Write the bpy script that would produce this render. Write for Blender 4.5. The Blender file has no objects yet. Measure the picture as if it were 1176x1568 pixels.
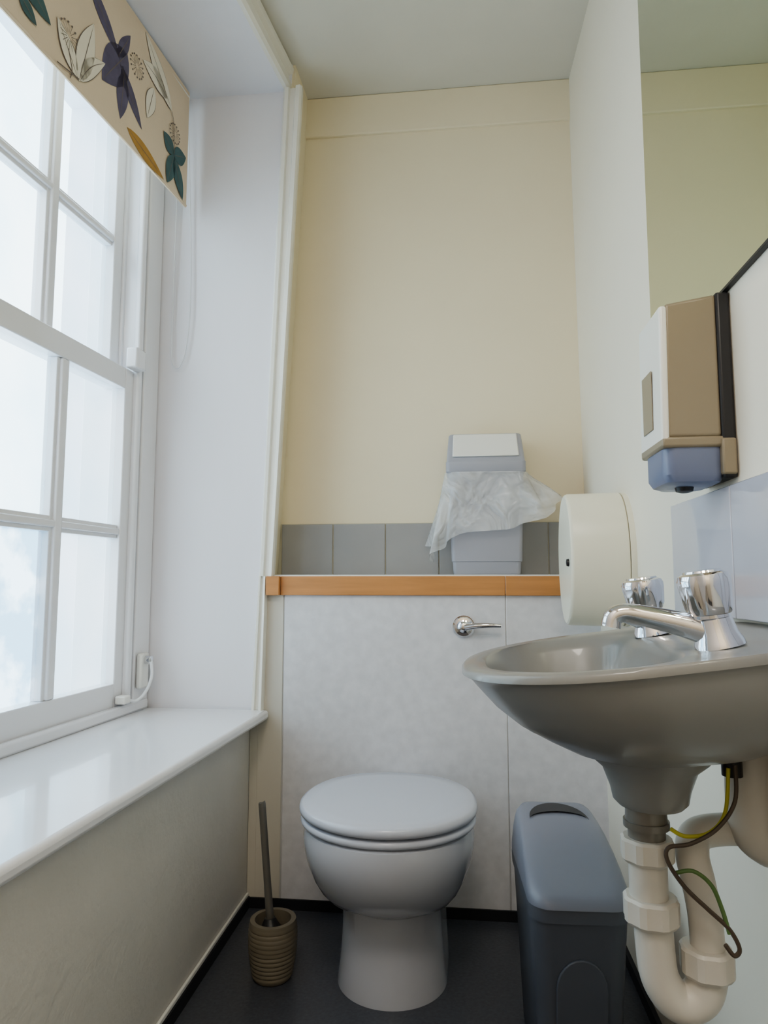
import bpy, bmesh, math, random
from mathutils import Vector, Matrix, noise
random.seed(4)
scene=bpy.context.scene
try:
    scene.view_settings.view_transform='AgX'
    scene.view_settings.look='AgX - Medium High Contrast'
    scene.view_settings.exposure=0.5
except Exception: pass

# ---------------------------------------------------------------- materials
def srgb(r,g,b):
    def c(x):
        x/=255.
        return x/12.92 if x<=.04045 else ((x+.055)/1.055)**2.4
    return (c(r),c(g),c(b),1)
def mat(name,col,rough=.5,metal=0,var=.04,vscale=6,bump=0,bscale=60,coat=0,ior=1.45,stretch=None):
    m=bpy.data.materials.new(name); m.use_nodes=True
    nt=m.node_tree; N=nt.nodes; L=nt.links
    p=N['Principled BSDF']
    p.inputs['Roughness'].default_value=rough
    p.inputs['Metallic'].default_value=metal
    p.inputs['IOR'].default_value=ior
    p.inputs['Coat Weight'].default_value=coat
    tc=N.new('ShaderNodeTexCoord'); mp=N.new('ShaderNodeMapping')
    L.new(tc.outputs['Object'],mp.inputs['Vector'])
    if stretch: mp.inputs['Scale'].default_value=stretch
    nz=N.new('ShaderNodeTexNoise'); nz.inputs['Scale'].default_value=vscale; nz.inputs['Detail'].default_value=4
    L.new(mp.outputs[0],nz.inputs['Vector'])
    rp=N.new('ShaderNodeValToRGB')
    c=srgb(*col)
    rp.color_ramp.elements[0].color=tuple(max(0,x*(1-var)) for x in c[:3])+(1,)
    rp.color_ramp.elements[1].color=tuple(min(1,x*(1+var)) for x in c[:3])+(1,)
    rp.color_ramp.elements[0].position=.3; rp.color_ramp.elements[1].position=.7
    L.new(nz.outputs[0],rp.inputs[0]); L.new(rp.outputs[0],p.inputs['Base Color'])
    if bump:
        n2=N.new('ShaderNodeTexNoise'); n2.inputs['Scale'].default_value=bscale; n2.inputs['Detail'].default_value=3
        L.new(mp.outputs[0],n2.inputs['Vector'])
        b=N.new('ShaderNodeBump'); b.inputs['Strength'].default_value=bump; b.inputs['Distance'].default_value=.004
        L.new(n2.outputs[0],b.inputs['Height']); L.new(b.outputs[0],p.inputs['Normal'])
    return m

M={}
M['cream']=mat('cream_paint',(240,228,200),.55,bump=.15,bscale=25,var=.015,vscale=3)
M['cream_r']=mat('pale_cream_paint',(248,240,224),.5,bump=.12,bscale=20,var=.015,vscale=3)
M['ceil']=mat('ceiling_paint',(222,217,205),.7,bump=.08,bscale=30,var=.02)
M['white']=mat('white_wall_paint',(236,234,238),.45,bump=.25,bscale=18,var=.02,stretch=(1,1,.25))
M['gloss']=mat('white_gloss_paint',(238,237,240),.16,bump=.05,bscale=15,var=.015,coat=.4)
M['trimw']=mat('trim_gloss_paint',(238,234,224),.25,var=.02,bump=.05)
M['dado']=mat('woodchip_paint',(216,211,204),.55,bump=.4,bscale=55,var=.03)
M['panel']=mat('mottled_laminate',(222,220,223),.35,var=.06,vscale=34)
M['filler']=mat('filler_paint',(212,206,194),.5,var=.02)
M['seam']=mat('seam_grey',(200,198,196),.6)
M['wood']=mat('varnished_beech',(200,142,90),.35,var=.10,vscale=5,stretch=(1,12,12),coat=.2)
M['floor']=mat('vinyl_floor',(80,82,89),.3,var=.15,vscale=120,bump=.1,bscale=150)
M['cove']=mat('vinyl_cove',(42,43,47),.45)
M['tile']=mat('grey_tile',(162,161,161),.15,var=.03,vscale=9,coat=.2)
M['tileR']=mat('grey_splash_tile',(203,203,213),.08,var=.02,vscale=4,coat=.5)
M['grout']=mat('grout',(204,198,180),.8)
M['cer']=mat('ceramic_white',(194,195,202),.14,var=.01,coat=.4)
M['cerb']=mat('basin_ceramic',(140,139,136),.30,var=.01,coat=.25)
M['seat']=mat('seat_plastic',(198,200,210),.22,var=.01,coat=.2)
M['chrome']=mat('chrome',(222,222,226),.07,1,var=.01)
M['mirror']=mat('mirror_silver',(218,226,206),.01,1,var=0)
M['dark']=mat('dark_plastic',(50,49,51),.4)
M['grey_shaded']=mat('shaded_grey_plastic',(96,99,108),.38,var=.03)  # bin body: shade of the side facing away from light, put into the colour
M['lgrey']=mat('grey_lid_plastic',(134,136,148),.3,var=.02)
M['mgrey']=mat('mid_grey_plastic',(172,172,181),.35,var=.02)
M['wplas']=mat('white_plastic',(240,238,232),.3,var=.01)
M['cplas']=mat('cream_plastic',(240,235,216),.3,var=.01)
M['taupe']=mat('taupe_plastic',(150,138,118),.3,var=.02)
M['blue']=mat('slate_blue_plastic',(122,130,156),.25,var=.02)
M['pipe']=mat('pipe_white_plastic',(210,205,196),.35,var=.03)
M['brush']=mat('ribbed_taupe',(122,113,98),.5,var=.05)
M['steel']=mat('brushed_handle',(130,126,120),.35,.5)
M['fab']=mat('blind_fabric',(228,209,184),.85,var=.02,bump=.15,bscale=400)
M['navy']=mat('print_purple',(106,100,122),.9,var=.1,vscale=40)
M['teal']=mat('print_teal',(84,110,112),.9,var=.1,vscale=40)
M['ochre']=mat('print_ochre',(186,146,84),.9,var=.1,vscale=40)
M['pwhite']=mat('print_white',(238,229,212),.9,var=.02,vscale=40)
M['ink']=mat('print_line',(128,116,108),.9)
M['brown']=mat('cable_brown',(86,74,64),.5)
M['yel']=mat('cable_yellow',(190,185,80),.5)
M['green']=mat('cable_green',(96,122,74),.5)
M['cord']=mat('white_cord',(232,232,234),.6)

def pane_mat(name,patch):
    m=bpy.data.materials.new(name); m.use_nodes=True
    nt=m.node_tree; N=nt.nodes; L=nt.links; N.remove(N['Principled BSDF'])
    out=N['Material Output']
    tc=N.new('ShaderNodeTexCoord')
    nz=N.new('ShaderNodeTexNoise'); nz.inputs['Scale'].default_value=7 if patch else 3; nz.inputs['Detail'].default_value=9
    L.new(tc.outputs['Object'],nz.inputs['Vector'])
    rp=N.new('ShaderNodeValToRGB')
    e=rp.color_ramp.elements
    if patch:
        e[0].color=(.16,.38,.54,1); e[1].color=(.50,.70,.82,1); e[0].position=.47; e[1].position=.56
    else:
        e[0].color=(.42,.66,.78,1); e[1].color=(.68,.84,.90,1); e[0].position=.3; e[1].position=.7
    L.new(nz.outputs[0],rp.inputs[0])
    t=N.new('ShaderNodeBsdfTransparent'); L.new(rp.outputs[0],t.inputs[0])
    g=N.new('ShaderNodeBsdfTranslucent'); g.inputs[0].default_value=(.8,.85,.88,1)
    mx=N.new('ShaderNodeMixShader'); mx.inputs[0].default_value=.2
    L.new(t.outputs[0],mx.inputs[1]); L.new(g.outputs[0],mx.inputs[2])
    L.new(mx.outputs[0],out.inputs[0]); return m
M['pane']=pane_mat('frosted_glass',False); M['panep']=pane_mat('frosted_glass_stained',True)
def film():
    m=bpy.data.materials.new('clear_polythene'); m.use_nodes=True
    nt=m.node_tree; N=nt.nodes; L=nt.links; p=N['Principled BSDF']; out=N['Material Output']
    p.inputs['Base Color'].default_value=(.82,.82,.83,1); p.inputs['Roughness'].default_value=.22
    tc=N.new('ShaderNodeTexCoord'); nz=N.new('ShaderNodeTexNoise'); nz.inputs['Scale'].default_value=9; nz.inputs['Detail'].default_value=3
    nz.inputs['Distortion'].default_value=1.0
    L.new(tc.outputs['Object'],nz.inputs['Vector'])
    b=N.new('ShaderNodeBump'); b.inputs['Strength'].default_value=1; b.inputs['Distance'].default_value=.03
    L.new(nz.outputs[0],b.inputs['Height']); L.new(b.outputs[0],p.inputs['Normal'])
    rp=N.new('ShaderNodeValToRGB'); rp.color_ramp.elements[0].position=.35; rp.color_ramp.elements[1].position=.7
    rp.color_ramp.elements[0].color=(.36,.36,.36,1); rp.color_ramp.elements[1].color=(.70,.70,.70,1)
    L.new(nz.outputs[0],rp.inputs[0])
    t=N.new('ShaderNodeBsdfTransparent'); mx=N.new('ShaderNodeMixShader')
    L.new(rp.outputs[0],mx.inputs[0]); L.new(t.outputs[0],mx.inputs[1]); L.new(p.outputs[0],mx.inputs[2])
    L.new(mx.outputs[0],out.inputs[0]); return m
M['film']=film()

# ---------------------------------------------------------------- geometry helpers
def empty(name,loc=(0,0,0)):
    o=bpy.data.objects.new(name,None); o.empty_display_size=.05
    bpy.context.collection.objects.link(o); return o
def mk(name,verts,faces,m,parent=None,bevel=0,seg=2,smooth=35,sub=0):
    me=bpy.data.meshes.new(name); me.from_pydata([tuple(v) for v in verts],[],faces); me.update()
    bm=bmesh.new(); bm.from_mesh(me); bmesh.ops.recalc_face_normals(bm,faces=bm.faces); bm.to_mesh(me); bm.free()
    me.materials.append(M[m] if isinstance(m,str) else m)
    if smooth:
        for p in me.polygons: p.use_smooth=True
        try: me.set_sharp_from_angle(angle=math.radians(smooth))
        except Exception: pass
    o=bpy.data.objects.new(name,me); bpy.context.collection.objects.link(o)
    if parent: o.parent=parent
    if bevel:
        b=o.modifiers.new('bevel','BEVEL'); b.width=bevel; b.segments=seg; b.limit_method='ANGLE'; b.harden_normals=False
    if sub:
        s=o.modifiers.new('sub','SUBSURF'); s.levels=sub; s.render_levels=sub
    return o
BF=[(0,1,2,3),(4,7,6,5),(0,4,5,1),(1,5,6,2),(2,6,7,3),(3,7,4,0)]
def box(name,x0,x1,y0,y1,z0,z1,m,parent=None,bevel=0,fn=None,seg=2):
    v=[(x0,y0,z0),(x1,y0,z0),(x1,y1,z0),(x0,y1,z0),(x0,y0,z1),(x1,y0,z1),(x1,y1,z1),(x0,y1,z1)]
    if fn: v=[fn(*p) for p in v]
    return mk(name,v,BF,m,parent,bevel,seg)
def loft(name,rings,m,parent=None,cap0=True,cap1=True,closed=True,smooth=35,sub=0,bevel=0):
    n=len(rings[0]); V=[];F=[]
    for r in rings: V+=list(r)
    for i in range(len(rings)-1):
        for j in range(n if closed else n-1):
            k=(j+1)%n
            F.append((i*n+j,i*n+k,(i+1)*n+k,(i+1)*n+j))
    if cap0: F.append(tuple(range(n)))
    if cap1: F.append(tuple((len(rings)-1)*n+j for j in range(n)))
    return mk(name,V,F,m,parent,bevel,2,smooth,sub)
def basis(d):
    d=Vector(d).normalized(); a=Vector((0,0,1)) if abs(d.z)<.9 else Vector((0,1,0))
    u=d.cross(a).normalized(); return d,u,d.cross(u).normalized()
def revolve(name,c,axis,prof,m,parent=None,n=40,smooth=35,cap0=True,cap1=True,sy=1):
    c=Vector(c); d,u,w=basis(axis); R=[]
    for h,r in prof:
        ring=[]
        for k in range(n):
            p=(u*math.cos(2*math.pi*k/n)+w*math.sin(2*math.pi*k/n))*r
            p.y*=sy; ring.append(c+d*h+p)
        R.append(ring)
    return loft(name,R,m,parent,cap0,cap1,smooth=smooth)
def catmull(P,s=8):
    P=[Vector(p) for p in P]; out=[]
    for i in range(len(P)-1):
        p0=P[max(i-1,0)];p1=P[i];p2=P[i+1];p3=P[min(i+2,len(P)-1)]
        for k in range(s):
            t=k/s
            out.append(.5*((2*p1)+(-p0+p2)*t+(2*p0-5*p1+4*p2-p3)*t*t+(-p0+3*p1-3*p2+p3)*t**3))
    out.append(P[-1]); return out
def tube(name,P,r,m,parent=None,n=16,s=8,smoothpath=True):
    Q=catmull(P,s) if smoothpath else [Vector(p) for p in P]
    rs=r if isinstance(r,(list,tuple)) else [r,r]
    R=[]; pu=None
    for i,q in enumerate(Q):
        d=(Q[min(i+1,len(Q)-1)]-Q[max(i-1,0)]).normalized()
        if pu is None: _,u,_w=basis(d)
        else:
            u=(pu-d*pu.dot(d)).normalized()
        w=d.cross(u); pu=u
        t=i/(len(Q)-1)*(len(rs)-1); a=min(int(t),len(rs)-2); rr=rs[a]+(rs[a+1]-rs[a])*(t-a)
        R.append([q+(u*math.cos(2*math.pi*k/n)+w*math.sin(2*math.pi*k/n))*rr for k in range(n)])
    return loft(name,R,m,parent)
def rrect(cx,cy,hx,hy,r,z,n=6):
    out=[]
    for (sx,sy,a0) in ((1,1,0),(-1,1,90),(-1,-1,180),(1,-1,270)):
        for k in range(n+1):
            a=math.radians(a0+90*k/n)
            out.append((cx+sx*(hx-r)+r*math.cos(a),cy+sy*(hy-r)+r*math.sin(a),z))
    return out

# ---------------------------------------------------------------- room
CE=2.54; YB=2.135; YX=1.965; XR=.39; Y0=-1.2
box('floor',-1.0,.6,Y0-.1,2.3,-.1,0,'floor')
box('ceiling',-1.3,.6,Y0-.1,2.3,CE,CE+.1,'ceil')
box('wall_back',-1.0,.6,YB,YB+.12,0,CE,'cream')
box('trim_picture_band',-.52,.385,YB-.012,YB+.01,2.40,CE,'cream',bevel=.004)
box('wall_front',-1.0,.6,Y0-.1,Y0,0,CE,'cream_r')
v=[(XR,Y0,0),(XR,1.4,0),(XR,YB+.05,0),(XR,Y0,CE),(XR,1.4,CE),(XR-.024,YB+.05,CE),
   (XR+.12,Y0,0),(XR+.12,1.4,0),(XR+.12,YB+.05,0),(XR+.12,Y0,CE),(XR+.12,1.4,CE),(XR+.12,YB+.05,CE)]
mk('wall_right',v,[(0,1,4,3),(1,2,5,4),(6,9,10,7),(7,10,11,8),(0,3,9,6),(2,8,11,5),(0,6,7,1),(1,7,8,2),(3,4,10,9),(4,5,11,10)],'cream_r')
box('wall_left',-1.25,-.61,Y0,YB,0,.52,'dado')
box('wall_left.001',-1.25,-.58,Y0,.60,.52,CE,'white')
def headfn(x,y,z):
    if x>-.6: x=-.535-.12*(1.965-y)
    return (x,y,z)
box('wall_left.002',-1.25,-.53,.60,1.965,2.45,CE,'white',fn=headfn)
box('wall_left.003',-1.25,-.588,YX,YB,.52,.93,'white')
v=[(-1.25,YX,.93),(-.588,YX,.93),(-.588,YB,.93),(-1.25,YB,.93),(-1.25,YX,CE),(-.512,YX,CE),(-.508,YB,CE),(-1.25,YB,CE)]
mk('wall_left.004',v,BF,'white')
v=[(-.62,YX+.004,.930),(-.580,YX+.004,.930),(-.580,YB,.930),(-.62,YB,.930),(-.56,YX+.004,CE),(-.503,YX+.004,CE),(-.499,YB,CE),(-.56,YB,CE)]
mk('wall_left.005',v,BF,'cream')

prof=[(0,0),(0,.012),(.12,.020),(.30,.020),(.36,.012),(.62,.012),(.70,.024),(.92,.026),(1,.018),(1,0)]
def arch_v(name,z0,z1,xa0,xb0,xa1,xb1):
    R=[]
    for z,xa,xb in ((z0,xa0,xb0),(z1,xa1,xb1)):
        R.append([(xa+(xb-xa)*u,YX-d,z) for u,d in prof])
    return loft(name,R,'trimw',None,smooth=20)
arch_v('trim_architrave',.925,2.45,-.586,-.543,-.537,-.476)
arch_v('trim_architrave_lower',.543,.9249,-.604,-.568,-.588,-.5625)
R=[]
for y in (1.99,.55):
    xo=-.535-.12*(1.965-y)
    R.append([(xo+d,y,2.45+.085*u) for u,d in prof])
loft('trim_architrave_head',R,'trimw',None,smooth=20)
def sillfn(x,y,z):
    if x>-.8: x-=.035*(1.975-y)
    return (x,y,z)
box('trim_window_sill',-1.1,-.552,.3,1.962,.515,.543,'gloss',None,.010,sillfn,4)

# ---------------------------------------------------------------- window
WF=lambda x,y,z:(x-.93-.07*(1.95-y),y,z)
W=empty('window_1')
def wb(n,x0,x1,y0,y1,z0,z1,m='gloss',bev=.003): return box(n,x0,x1,y0,y1,z0,z1,m,W,bev,WF)
ya,yb=.70,1.85
panes=[(.76,.985),(1.03,1.245),(1.290,1.515),(1.562,1.80)]
def sash(tag,x0,x1,zb,zt,rail_b,rail_t,bar,pz):
    wb(tag+'_stile_far',x0,x1,1.80,yb,zb,zt); wb(tag+'_stile_near',x0,x1,ya,.76,zb,zt)
    wb(tag+'_rail_bottom',x0,x1,.76,1.80,zb,rail_b); wb(tag+'_rail_top',x0,x1,.76,1.80,rail_t,zt)
    for i,(p,q) in enumerate(zip(panes[:-1],panes[1:])):
        wb('%s_bar_v%d'%(tag,i),x0+.006,x1-.008,p[1],q[0],rail_b,rail_t,bev=.002)
        wb('%s_bead_v%d'%(tag,i),x0+.01,x1,p[1]+.010,q[0]-.010,rail_b,rail_t,bev=.004)
    wb(tag+'_bar_h',x0+.007,x1-.009,.76,1.80,bar[0],bar[1],bev=.002)
    wb(tag+'_bead_h',x0+.01,x1-.001,.76,1.80,bar[0]+.010,bar[1]-.010,bev=.004)
    xc=(x0+x1)/2-.004
    k=0
    for p in panes:
        for z in ((rail_b,bar[0]),(bar[1],rail_t)):
            mm='panep' if (pz and z[0]==rail_b and p[0]<1.4) else 'pane'
            vv=[WF(xc,p[0]-.003,z[0]-.003),WF(xc,p[1]+.003,z[0]-.003),WF(xc,p[1]+.003,z[1]+.003),WF(xc,p[0]-.003,z[1]+.003)]
            mk('%s_pane_%d'%(tag,k),vv,[(0,1,2,3)],mm,W,smooth=0); k+=1
sash('lower',-.042,0,.552,1.515,.633,1.455,(1.028,1.066),True)
sash('upper',-.092,-.05,1.47,2.44,1.51,2.37,(1.883,1.920),False)
wb('jamb_far',-.16,-.004,yb+.001,1.963,.53,2.46)
wb('jamb_far_bead',-.004,.016,yb-.012,yb+.012,.55,2.45,bev=.006)
wb('jamb_far_lining',-.004,.010,yb+.03,1.962,.54,2.45,bev=.004)
wb('jamb_near',-.16,.0,.602,ya-.001,.53,2.46)
wb('jamb_near_bead',0,.018,ya-.014,ya+.012,.55,2.45,bev=.006)
wb('frame_head',-.16,.012,.602,1.962,2.415,2.449)
wb('frame_sill',-.2,-.002,.602,1.962,.521,.551)
wb('frame_sill_bead',0,.02,ya,1.95,.542,.572,bev=.007)
wb('sash_stop_block',0,.034,1.795,1.845,1.515,1.575,bev=.005)
wb('parting_bead',-.05,-.042,yb-.01,yb+.002,1.5,2.42,bev=.001)
RS=empty('window_restrictor')
box('bracket',-.922,-.905,1.885,1.935,.605,.705,'wplas',RS,.006)
revolve('pin',(-.906,1.91,.685),(1,-.2,0),[(0,.012),(.02,.012),(.024,.006)],'chrome',RS,16)
tube('cable',[(-.886,1.905,.683),(-.876,1.89,.640),(-.884,1.87,.600),(-.90,1.85,.580),(-.912,1.82,.588)],.0045,'cord',RS)
box('foot',-.935,-.905,1.795,1.83,.578,.600,'wplas',RS,.004)

# ---------------------------------------------------------------- roller blind
BL=empty('roller_blind')
BX=lambda y:-.83-.1*(1.93-y)
ZB=2.060
vs=[];fs=[];ny=24
for k in range(ny+1):
    y=.66+(1.925-.66)*k/ny
    for z in (ZB,2.20,2.34,2.44): vs.append((BX(y)+.0015*math.sin(y*9),y,z))
for k in range(ny):
    for j in range(3): fs.append((k*4+j,(k+1)*4+j,(k+1)*4+j+1,k*4+j+1))
mk('fabric',vs,fs,'fab',BL,smooth=60)
tube('roller',[(BX(.65)-.02,.65,2.425),(BX(1.93)-.02,1.93,2.425)],.019,'wplas',BL,smoothpath=False)
tube('hem_bar',[(BX(.66)-.004,.66,ZB+.006),(BX(1.925)-.004,1.925,ZB+.006)],.005,'fab',BL,smoothpath=False)
lc=[0]
def leaf(p,q,w,m,lift=.0022,outline=True,vein=True,bend=0):
    p=Vector(p);q=Vector(q);d=q-p;Ln=d.length;d/=Ln;n=Vector((-d.y,d.x));N_=12
    def strip(ww,lf,mm,nm):
        V=[];F=[]
        for k in range(N_+1):
            t=k/N_; h=ww*.5*(math.sin(math.pi*t**.85))**.9 if 0<t<1 else 0.0002
            c=p+d*(t*Ln)+n*(bend*math.sin(math.pi*t))
            for s in (-1,1):
                y,z=c+n*(s*h); y=min(max(y,.665),1.922); z=max(z,ZB+.001)
                V.append((BX(y)+lf,y,z))
        for k in range(N_): F.append((2*k,2*k+1,2*k+3,2*k+2))
        mk(nm,V,F,mm,BL,smooth=0)
    lc[0]+=1
    if outline: strip(w+.004,lift,'ink','leaf_line_%d'%lc[0]); lift+=.0004
    strip(w,lift,m,'leaf_%d'%lc[0])
    if vein: strip(.002,lift+.0004,'ink','leaf_vein_%d'%lc[0])
def stem(P,w=.0016):
    Q=catmull([(BX(y)+.0032,y,z) for y,z in P],6); V=[];F=[]
    for i,q in enumerate(Q):
        d=(Q[min(i+1,len(Q)-1)]-Q[max(i-1,0)]); n=Vector((0,-d.z,d.y)).normalized()*w
        V+= [q-n,q+n]
    for i in range(len(Q)-1): F.append((2*i,2*i+1,2*i+3,2*i+2))
    lc[0]+=1; mk('stem_%d'%lc[0],V,F,'ink',BL,smooth=0)
def dand(y,z,r):
    for k in range(16):
        a=2*math.pi*k/16+.1
        stem([(y+r*.25*math.cos(a),z+r*.25*math.sin(a)),(y+r*.9*math.cos(a),z+r*.9*math.sin(a))],.0006)
        yy=y+r*math.cos(a);zz=z+r*math.sin(a)
        leaf((yy-.003,zz-.003),(yy+.003,zz+.003),.005,'ink',outline=False,vein=False)
def motif(oy,oz):
    g=lambda y,z:(y+oy,z+oz)
    leaf(g(1.420,2.365),g(1.56,2.258),.046,'navy',outline=False); leaf(g(1.590,2.300),g(1.490,2.150),.095,'navy',outline=False)
    leaf(g(1.560,2.250),g(1.668,2.140),.044,'navy',outline=False); leaf(g(1.580,2.240),g(1.570,2.102),.052,'navy',outline=False)
    leaf(g(1.55,2.26),g(1.60,2.36),.036,'navy',outline=False)
    leaf(g(1.405,2.080),g(1.450,2.265),.060,'pwhite'); leaf(g(1.40,2.085),g(1.325,2.175),.05,'pwhite'); leaf(g(1.41,2.085),g(1.50,2.20),.04,'pwhite',bend=.01)
    stem([g(1.405,2.085),g(1.33,2.07)])
    leaf(g(1.817,2.302),g(1.669,2.430),.060,'pwhite'); leaf(g(1.79,2.32),g(1.660,2.34),.055,'pwhite',bend=-.01); leaf(g(1.72,2.30),g(1.69,2.19),.045,'pwhite')
    stem([g(1.817,2.30),g(1.83,2.27),g(1.838,2.18)])
    leaf(g(1.837,2.175),g(1.778,2.212),.052,'teal',outline=False); leaf(g(1.837,2.175),g(1.908,2.212),.052,'teal',outline=False)
    leaf(g(1.837,2.175),g(1.805,2.070),.050,'teal',outline=False); leaf(g(1.84,2.17),g(1.897,2.068),.052,'teal',outline=False)
    leaf(g(1.600,2.100),g(1.787,2.068),.044,'ochre',outline=False)
    dand(1.365+oy,2.16+oz,.034); dand(1.84+oy,2.245+oz,.028); dand(1.635+oy,2.30+oz,.030)
    stem([g(1.365,2.13),g(1.38,2.09),g(1.375,2.065)])
motif(0,0)
leaf((1.18,2.20),(1.307,2.137),.06,'teal',outline=False); leaf((1.21,2.13),(1.265,2.10),.035,'teal',outline=False); leaf((1.28,2.36),(1.33,2.25),.05,'teal',outline=False)
leaf((1.10,2.30),(1.02,2.16),.07,'navy',outline=False); leaf((.9,2.2),(1.0,2.1),.05,'ochre'); leaf((.8,2.35),(.88,2.2),.06,'pwhite')
tube('pull_cord',[(-.866,1.94,2.42),(-.872,1.945,2.0),(-.876,1.95,1.75),(-.874,1.95,1.60),(-.862,1.95,1.562),(-.846,1.95,1.567),(-.830,1.95,1.62),(-.820,1.95,1.75),(-.826,1.95,2.0),(-.845,1.94,2.42)],.0022,'cord',BL,n=8)

# ---------------------------------------------------------------- boxed-in cistern
box('trim_boxing_filler',-.609,-.5862,YX,YB-.001,.0,.514,'filler')
BO=empty('boxed_cistern')
box('filler',-.5860,-.516,YX,YB-.001,.0,.875,'filler',BO)
box('panel_main',-.512,.123,YX,YB-.001,0,.875,'panel',BO,.0015)
box('panel_right',.125,XR-.001,YX,YB-.001,0,.875,'panel',BO,.0015)
box('seams',-.516,XR-.002,YX+.0025,YB-.002,.001,.874,'seam',BO)
box('edging_main',-.522,.123,YX-.012,YX+.012,.870,.925,'wood',BO,.002)
box('edging_right',.1242,XR-.001,YX-.012,YX+.012,.870,.925,'wood',BO,.002)
box('edging_left',-.562,-.5228,YX-.027,YX+.012,.870,.925,'wood',BO,.002)
box('ledge_top',-.579,XR-.001,YX-.008,YB-.001,.875,.929,'wplas',BO,.001)
box('baseboard_back',-.60,XR-.011,YX-.006,YX-.0002,0,.028,'cove')
box('baseboard_left',-.6098,-.600,Y0,YX-.001,0,.030,'cove')
box('trim_left_caulk',-.6098,-.603,Y0,YX-.001,.030,.040,'wplas',None,.002)
box('baseboard_right',XR-.010,XR-.0002,Y0,YX-.001,0,.030,'cove')

T=empty('tile_row')
box('grout_bed',-.578,XR-.001,YB-.004,YB-.0005,.9295,1.092,'grout',T)
x=-.735
k=0
while x<XR:
    a0=max(x+.0016,-.577); a1=min(x+.167-.0016,XR-.002)
    if a1-a0>.01: box('tile_%d'%k,a0,a1,YB-.009,YB-.003,.930,1.090,'tile',T,.0015)
    x+=.167;k+=1
S=empty('tile_splashback')
box('grout_bed',XR-.004,XR-.0003,.45,1.284,.858,1.046,'grout',S)
for i,(a0,a1) in enumerate([(.45,.732),(.7345,1.008),(1.0105,1.284)]):
    box('tile_%d'%i,XR-.010,XR-.003,a0,a1,.858,1.046,'tileR',S,.0015)

# ---------------------------------------------------------------- toilet
TO=empty('toilet')
CX=-.168
def egg(yf,yb,hw,z,hb=None,yw=None,n=64,eb=3.0,cx=CX):
    if yw is None: yw=yf+hw*1.15
    out=[]
    for k in range(n):
        a=2*math.pi*k/n; c,s=math.cos(a),math.sin(a)
        if s<=0:
            x=hw*c; y=yw+(yw-yf)*s
        else:
            e=2/eb
            x=(hw)*math.copysign(abs(c)**e,c); y=yw+(yb-yw)*abs(s)**e
            if hb is not None:
                t=min(1,max(0,(y-yw)/(yb-yw))); tt=t*t*(3-2*t); x*= (1-tt)+tt*hb/hw
        out.append((cx+x,y,z))
    return out
pr=[(.378,1.405,.180,.160),(.374,1.397,.188,.165),(.355,1.395,.192,.165),(.325,1.400,.190,.160),(.295,1.412,.183,.155),(.262,1.434,.171,.150),(.232,1.464,.155,.145),(.208,1.500,.136,.142),(.190,1.535,.120,.140)]
R=[egg(yf,1.963,hw,z,hb,yw=1.60 if z>.2 else 1.66) for z,yf,hw,hb in pr]
R+= [egg(1.552,1.963,.115,.180,.138,yw=1.67),egg(1.556,1.963,.115,.12,.137,yw=1.67),egg(1.550,1.963,.120,.05,.138,yw=1.67),egg(1.543,1.963,.126,.006,.140,yw=1.67),egg(1.543,1.963,.126,.0,.140,yw=1.67)]
loft('pan',R,'cer',TO,smooth=50)
def slab(name,z0,z1,yf,yb,hw,m,dome=.0,e=.008):
    R=[egg(yf+e,yb-e,hw-e,z0,yw=1.585,eb=2.3),egg(yf+.002,yb-.002,hw-.002,z0+e*.4,yw=1.585,eb=2.3),egg(yf,yb,hw,(z0+z1)/2,yw=1.585,eb=2.3),egg(yf+.002,yb-.002,hw-.002,z1-e*.4,yw=1.585,eb=2.3),egg(yf+e,yb-e,hw-e,z1,yw=1.585,eb=2.3)]
    for q in (.8,.55,.3,.08):
        f_=lambda y:1.585+(y-1.585)*q
        R.append(egg(f_(yf),f_(yb),hw*q,z1+dome*(1-q*q),yw=1.585,eb=2.3))
    loft(name,R,m,TO,smooth=50)
slab('seat',.380,.397,1.395,1.800,.196,'seat',0,.007)
slab('lid',.401,.424,1.390,1.805,.199,'seat',.004,.009)
for s in (-1,1): revolve('hinge_%d'%s,(CX+s*.075-.02,1.815,.392),(1,0,0),[(0,.010),(.04,.010)],'seat',TO,16)
box('hinge_block',CX-.10,CX+.10,1.795,1.835,.378,.398,'seat',TO,.005)

FL=empty('flush_lever')
revolve('rosette',(.006,YX-.0005,.783),(0,-1,0),[(0,.031),(.006,.031),(.011,.026),(.012,.019),(.030,.016),(.034,.011),(.035,.004)],'chrome',FL,32)
tube('lever',[(.010,YX-.030,.782),(.040,YX-.036,.787),(.075,YX-.040,.789),(.108,YX-.040,.788)],[.009,.0085,.007,.005],'chrome',FL,n=14)

# ---------------------------------------------------------------- toilet brush
TB=empty('toilet_brush')
bx,by=-.444,1.640
pf=[(0,.040),(.004,.044)]
for k in range(12):
    z=.008+k*.0095; r=.046+.010*math.sin(math.pi*min(1,(k+.5)/13)*.75)
    pf+=[(z,r-.0012),(z+.0045,r+.0012),(z+.0085,r-.0012)]
pf+=[(.124,.054),(.129,.053),(.129,.042),(.10,.040),(.02,.036)]
revolve('holder',(bx,by,0),(0,0,1),pf,'brush',TB,40,smooth=60)
revolve('brush_head',(bx,by,.03),(-.08,0,1),[(0,.02),(.02,.032),(.07,.032),(.085,.02),(.10,.012)],'dark',TB,24)
tube('handle',[(bx-.005,by,.10),(bx-.018,by,.24),(bx-.030,by,.372),(bx-.0315,by,.385)],[.010,.0085,.0085,.0085,.007],'steel',TB,n=16)

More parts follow.
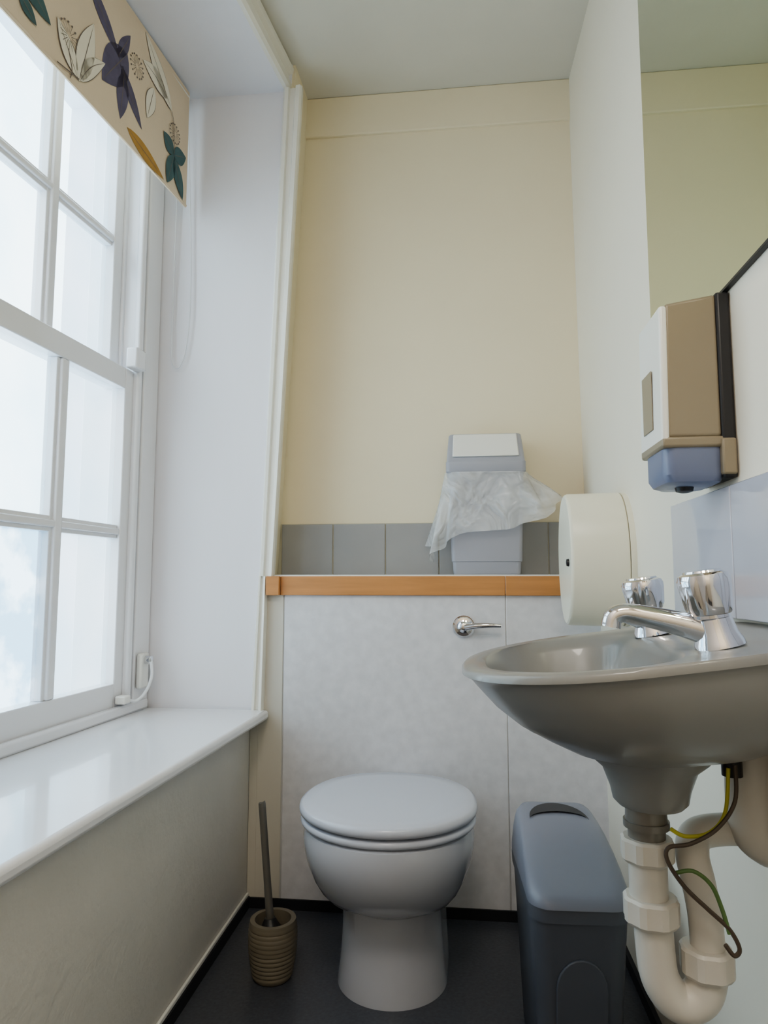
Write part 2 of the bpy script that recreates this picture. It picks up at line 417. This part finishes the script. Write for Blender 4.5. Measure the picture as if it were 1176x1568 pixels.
# ---------------------------------------------------------------- swing-lid bin on the floor
FB=empty('swing_bin'); fx=.199
def fr(z,hx,y0,y1,r): return rrect(fx,(y0+y1)/2,hx*.885,(y1-y0)/2,r,z)
loft('body',[fr(0,.080,1.345,1.585,.03),fr(.004,.083,1.340,1.588,.03),fr(.30,.098,1.305,1.602,.034),fr(.315,.099,1.302,1.603,.034)],'grey_shaded',FB,smooth=40)
loft('rim',[fr(.309,.102,1.298,1.606,.036),fr(.329,.103,1.296,1.607,.036),fr(.337,.102,1.298,1.606,.036)],'grey_shaded',FB,smooth=40)
R=[]
for z,y0,hx,rr in [(.335,1.290,.103,.040),(.346,1.292,.1035,.040),(.357,1.305,.1025,.042),(.372,1.335,.1010,.045),(.388,1.375,.0985,.045),(.403,1.425,.095,.045),(.414,1.475,.090,.04),(.421,1.515,.084,.035),(.424,1.545,.076,.022)]:
    R.append(fr(z,hx,y0,1.606,rr) if z<.42 else fr(z,hx,y0,1.600,rr))
loft('hood',R,'lgrey',FB,smooth=60)
V=[];F=[]
for k in range(25):
    a=math.pi*k/24
    s_=math.sin(a)
    V+=[(fx+.060*math.cos(a),1.500+.030*s_,.4205+.0065*s_),(fx+.060*math.cos(a),1.500+.082*s_+.001,.4215+.006*s_)]
for k in range(24): F.append((2*k,2*k+1,2*k+3,2*k+2))
mk('flap_slot',V,F,'dark',FB,smooth=0)
pts=[(-.045,.02)]+[( -.045*math.cos(math.pi*k/12), .19+.055*math.sin(math.pi*k/12)) for k in range(13)]+[(.045,.02)]
yy=lambda z:1.339-(z/.3)*.035
fr_=[(fx+p[0],yy(p[1])-.004,p[1]) for p in pts]; bk_=[(fx+p[0],yy(p[1])+.004,p[1]) for p in pts]
loft('arch_relief',[bk_,fr_],'grey_shaded',FB,bevel=.002)
c=Vector((fx,1.45,0)); Rm=Matrix.Rotation(math.radians(2.5),4,'Z')
FB.matrix_world=Matrix.Translation(c)@Rm@Matrix.Translation(-c)

# ---------------------------------------------------------------- bin with liner on the ledge
LB=empty('waste_bin'); lx=.075; z0=.9295
def lr(z,hx,y0,y1,r=.012): return rrect(lx,(y0+y1)/2,hx,(y1-y0)/2,r,z,4)
loft('body',[lr(z0,.094,1.992,2.105),lr(z0+.004,.096,1.990,2.107),lr(z0+.036,.098,1.988,2.109),lr(z0+.038,.101,1.985,2.110),lr(1.225,.108,1.978,2.118)],'mgrey',LB,smooth=30)
loft('rim',[lr(1.222,.112,1.974,2.120),lr(1.228,.115,1.971,2.122),lr(1.256,.115,1.972,2.122)],'mgrey',LB,smooth=30)
loft('hood',[lr(1.256,.114,1.974,2.121),lr(1.262,.113,1.977,2.120),lr(1.343,.107,2.020,2.114),lr(1.348,.104,2.025,2.110)],'mgrey',LB,smooth=30)
V=[(lx-.096,1.976,1.272),(lx+.096,1.976,1.272),(lx+.093,2.0165,1.346),(lx-.093,2.0165,1.346)]
V=V+[(a_,b_+.010,c_) for a_,b_,c_ in V]
mk('flap',V,[(0,1,2,3),(4,7,6,5),(0,4,5,1),(1,5,6,2),(2,6,7,3),(3,7,4,0)],'wplas',LB,.003)
n=120; rows=18; R=[]
for i in range(rows):
    t=i/(rows-1); ring=[]
    for k in range(n):
        a=2*math.pi*k/n
        c,s=math.cos(a),math.sin(a)
        e=2/6
        X=math.copysign(abs(c)**e,c); Y=math.copysign(abs(s)**e,s)
        hang=.165+.035*math.cos(a-math.radians(205))+.055*max(0,-c)**3*1.3-.05*max(0,c)**2
        if s>0: hang*=.8
        out=(.004+t*(.022+.028*abs(c)+(.050*max(0,c)**2)))
        w=.009*t*math.sin(a*7+1.3)+.005*t*math.sin(a*13+t*2)+.012*t*noise.noise(Vector((c*2,s*2,t*1.5)))
        hx=.116+out+w; hy=.077+min(out*.6+w*.5,.014 if s>0 else .05)
        z=1.226-hang*t+.010*t*math.sin(a*4+.7)
        ring.append((lx+hx*X,min(2.047+hy*Y,2.121),z))
    R.append(ring)
loft('liner_bag',R,'film',LB,False,False,smooth=80)

# ---------------------------------------------------------------- toilet roll dispenser
RD=empty('toilet_roll_dispenser')
cy,cz,rr=1.655,.962,.156
revolve('base',(XR-.0005,cy,cz),(-1,0,0),[(0,rr),(.016,rr),(.017,rr-.002)],'cplas',RD,72,sy=.66)
revolve('drum_cover',(XR-.019,cy,cz),(-1,0,0),[(0,rr-.002),(.003,rr+.001),(.119,rr-.002),(.124,rr-.004),(.127,rr-.008),(.128,rr-.03),(.128,.02)],'cplas',RD,72,smooth=30,sy=.66)
revolve('lock',(XR-.146,cy-.07,cz-.01),(-1,0,0),[(0,.009),(.006,.008),(.007,.004)],'dark',RD,16)

# ---------------------------------------------------------------- soap dispenser
SD=empty('soap_dispenser')
box('back_plate',XR-.020,XR-.0005,.997,1.118,1.055,1.327,'dark',SD,.004)
def sdf(x,y,z):
    if x<.31 and z>1.25: z-=.012; x+=.003
    return (x,y,z)
box('housing_side',.296,XR-.019,1.000,1.112,1.115,1.325,'taupe',SD,.005,sdf,4)
box('front_cover',.288,.299,.9985,1.114,1.108,1.322,'wplas',SD,.004,sdf,3)
box('sight_window',.2868,.2885,1.040,1.090,1.135,1.225,'taupe',SD,.0008)
box('lower_lip',.288,XR-.012,.998,1.114,1.100,1.116,'taupe',SD,.004)
R=[rrect(.335,1.055,hx,hy,.018,z) for z,hx,hy in ((1.100,.043,.053),(1.062,.043,.053),(1.052,.038,.048),(1.048,.030,.040))]
loft('push_bar',R,'blue',SD,smooth=35)
revolve('nozzle',(.330,1.045,1.052),(0,0,-1),[(0,.014),(.010,.012),(.012,.006)],'dark',SD,20)
box('side_clip',XR-.022,XR-.002,.994,1.03,1.06,1.112,'taupe',SD,.003)

# ---------------------------------------------------------------- mirror
MI=empty('wall_mirror')
box('glass',XR-.0062,XR-.0015,.25,1.375,1.332,2.50,'mirror',MI,.001)
box('lower_channel',XR-.008,XR-.0005,.25,1.376,1.3285,1.333,'dark',MI,.0005)
box('backing',XR-.0015,XR-.0003,.25,1.377,1.332,2.501,'dark',MI)

# ---------------------------------------------------------------- basin
BA=empty('washbasin')
BY=.90; TL=.050
def br(x0,x1,hy,z,tilt=TL,n=96,cy=BY):
    cx=(x0+x1)/2; a=(x1-x0)/2; out=[]
    for k in range(n):
        t=2*math.pi*k/n; c,s=math.cos(t),math.sin(t)
        q0=2/2.2 if c<0 else 2/3.6
        x=cx+a*math.copysign(abs(c)**q0,c); y=cy+hy*math.copysign(abs(s)**q0,s)
        out.append((x,y,z+tilt*(x/.39)))
    return out
XW=XR-.001
ZR=.805
R=[br(.185,.335,.065,.672,.045),br(.165,.345,.088,.677,.045),br(.130,.365,.120,.690,.045),br(.098,XW,.150,.709,.044),br(.066,XW,.176,.730,.043),
 br(.040,XW,.192,.753,.042),br(.022,XW,.201,.774,.042),br(.012,XW,.205,.786,.045),br(.007,XW,.207,.791,TL),br(.003,XW,.2085,.793,TL),br(.000,XW,.2115,.795,TL),
 br(.000,XW,.2115,.801,TL),br(.004,XW,.208,ZR,TL),br(.022,XW-.006,.193,ZR-.001,TL),br(.030,.250,.172,ZR-.004,TL),
 br(.036,.240,.162,ZR-.018,TL),br(.050,.230,.145,.755,.03),br(.075,.215,.11,.730,.01),br(.10,.19,.07,.722,0),br(.14,.17,.02,.72,0)]
loft('bowl',R,'cerb',BA,smooth=50)
revolve('outlet_neck',(.228,.90,.706),(0,0,-1),[(0,.078),(.012,.070),(.024,.056),(.048,.047),(.062,.044),(.068,.038)],'cerb',BA,40)
revolve('mount_bolt',(.325,.90,.720),(0,0,-1),[(0,.012),(.045,.012),(.046,.006)],'dark',BA,12)
revolve('mount_bolt_b',(.340,.93,.720),(0,0,-1),[(0,.006),(.065,.006)],'steel',BA,12)

def tap(tx,ty,yaw,ln,rise,hs):
    TP=empty('basin_tap')
    zb=ZR-.001+TL*(tx/.39)
    revolve('base',(tx,ty,zb-.001),(-.22,0,1),[(0,.027),(.005,.026),(.014,.022),(.028,.020),(.034,.019)],'chrome',TP,32)
    d=Vector((-math.cos(yaw),math.sin(yaw),0))
    o=Vector((tx,ty,zb)); q=ln/.105
    P=[o+d*.004+Vector((0,0,.012)),o+d*.035*q+Vector((0,0,.020+rise*.3)),o+d*.070*q+Vector((0,0,.026+rise*.7)),o+d*.092*q+Vector((0,0,.028+rise)),o+d*.104*q+Vector((0,0,.023+rise)),o+d*.107*q+Vector((0,0,.012+rise))]
    tube('spout',P,[.017,.014,.012,.0105,.0105,.011],'chrome',TP,n=20)
    k=o+Vector((-.008,0,.027))
    pf=[(0,.017),(.003,.021),(.006,.021),(.007,.0225),(.014,.025),(.036,.028),(.042,.028),(.047,.026),(.049,.022),(.050,.018),(.0495,.010)]
    dd,u,w=basis((-.14,0,1)); Rr=[]
    nn=64
    for h,r in pf:
        ring=[]
        for j in range(nn):
            a=2*math.pi*j/nn
            fl=1-.10*max(0,math.cos(a*6))**3 if .008<h<.046 else 1
            ring.append(k+dd*h*hs+(u*math.cos(a)+w*math.sin(a))*r*fl)
        Rr.append(ring)
    loft('handle',Rr,'chrome',TP,smooth=40)
    revolve('cap',k+dd*.0495*hs,dd,[(-.001,.0215),(.002,.020),(.003,.010)],'chrome',TP,32)
tap(.283,.800,math.radians(6),.112,.006,1.08)
tap(.268,1.005,math.radians(-12),.062,0,.98)

# ---------------------------------------------------------------- waste trap
WT=empty('sink_trap')
px,py=.222,.90
revolve('tail',(px,py,.637),(0,0,-1),[(0,.024),(.022,.025),(.024,.022),(.075,.022)],'steel',WT,24)
def nut(n,x,y,z,h,r,ax=(0,0,-1)):
    dd,u,w=basis(ax); c=Vector((x,y,z)); Rr=[]
    for hh,r_ in ((0,r*.9),(h*.1,r),(h*.85,r),(h,r*.88)):
        Rr.append([c+dd*hh+(u*math.cos(2*math.pi*q/48)+w*math.sin(2*math.pi*q/48))*r_*(1+.05*(1 if (q//3)%2 else 0)) for q in range(48)])
    loft(n,Rr,'pipe',WT,smooth=25)
nut('nut_top',px,py,.600,.028,.030)
tube('down_pipe',[(px,py,.585),(px,py,.50)],.0225,'pipe',WT,n=28,smoothpath=False)
nut('nut_mid',px+.002,py,.532,.032,.031)
U=[(px+.003,py,.52),(px+.005,py,.47),(px+.009,py,.440),(px+.022,py,.418),(px+.038,py,.412),(px+.056,py,.422),(px+.064,py,.445),(px+.066,py,.475)]
tube('u_bend',U,.0225,'pipe',WT,n=28)
nut('nut_out',px+.064,py,.478,.034,.029)
U=[(px+.066,py,.46),(px+.064,py,.51),(px+.058,py,.55),(px+.056,py+.012,.578),(px+.068,py+.03,.594),(px+.105,py+.045,.597),(XR-.001,py+.05,.597)]
tube('outlet_pipe',U,.0195,'pipe',WT,n=28)
nut('nut_wall',.350,py+.05,.597,.022,.028,(1,0,0))
tube('overflow_elbow',[(.357,.93,.705),(.355,.93,.645),(.358,.93,.605),(.374,.93,.588),(XR-.0005,.93,.586)],[.027,.028,.028,.028,.028],'pipe',WT,n=28)
EC=empty('earth_cable')
tube('brown_wire',[(.318,.87,.695),(.314,.865,.655),(.292,.862,.625),(.262,.862,.607),(.238,.866,.600),(.236,.864,.585),(.252,.858,.560),(.276,.854,.538),(.296,.851,.520),(.306,.851,.500),(.300,.851,.492),(.291,.851,.503)],.0025,'brown',EC,n=8)
tube('green_wire',[(.312,.875,.690),(.305,.872,.640),(.285,.868,.618),(.258,.868,.613),(.242,.870,.620)],.0024,'yel',EC,n=8)
tube('green_wire_b',[(.244,.864,.573),(.262,.858,.578),(.280,.855,.565),(.290,.853,.540),(.296,.851,.515)],.0024,'green',EC,n=8)
revolve('clamp',(px,py,.620),(0,0,-1),[(0,.027),(.008,.027)],'steel',EC,24)

# ---------------------------------------------------------------- added fill light with a made-up ceiling fitting (unseen, behind the photographer)
CL=empty('fill_light')
revolve('base',(-.1,-.35,CE-.001),(0,0,-1),[(0,.15),(.02,.15),(.022,.14)],'wplas',CL,40)
la=bpy.data.lights.new('lamp','AREA'); la.shape='DISK'; la.size=.5; la.energy=11; la.color=(1,.93,.83)
lo=bpy.data.objects.new('lamp',la); lo.location=(-.1,-.35,CE-.05); bpy.context.collection.objects.link(lo); lo.parent=CL

# ---------------------------------------------------------------- sky
w=bpy.data.worlds.new('sky'); scene.world=w; w.use_nodes=True
N=w.node_tree.nodes; L=w.node_tree.links; bg=N['Background']
tc=N.new('ShaderNodeTexCoord'); sx=N.new('ShaderNodeSeparateXYZ'); L.new(tc.outputs['Generated'],sx.inputs[0])
rp=N.new('ShaderNodeValToRGB'); mr=N.new('ShaderNodeMapRange'); mr.inputs[1].default_value=-.5; mr.inputs[2].default_value=.7
L.new(sx.outputs['Z'],mr.inputs[0]); L.new(mr.outputs[0],rp.inputs[0]); L.new(rp.outputs[0],bg.inputs[0])
e=rp.color_ramp.elements; e[0].color=(.74,.80,.88,1); e[1].color=(1,.97,.97,1); e.new(.5).color=(1,.97,.96,1)
bg.inputs[1].default_value=3.4
pl=bpy.data.lights.new('window_portal','AREA'); pl.shape='RECTANGLE'; pl.size=2.1; pl.size_y=2.1; pl.cycles.is_portal=True
po=bpy.data.objects.new('window_portal',pl); po.location=(-1.16,1.3,1.5); bpy.context.collection.objects.link(po)
d=Vector((1,0,0)); po.rotation_euler=d.to_track_quat('-Z','Z').to_euler(); po.parent=W

# ---------------------------------------------------------------- camera
cam=bpy.data.cameras.new('camera'); cam.sensor_fit='VERTICAL'; cam.sensor_height=36; cam.lens=24.0; cam.clip_start=.02
co=bpy.data.objects.new('camera',cam); co.location=(0,0,.91); co.rotation_euler=(math.radians(95.8),0,math.radians(6.4))
bpy.context.collection.objects.link(co); scene.camera=co
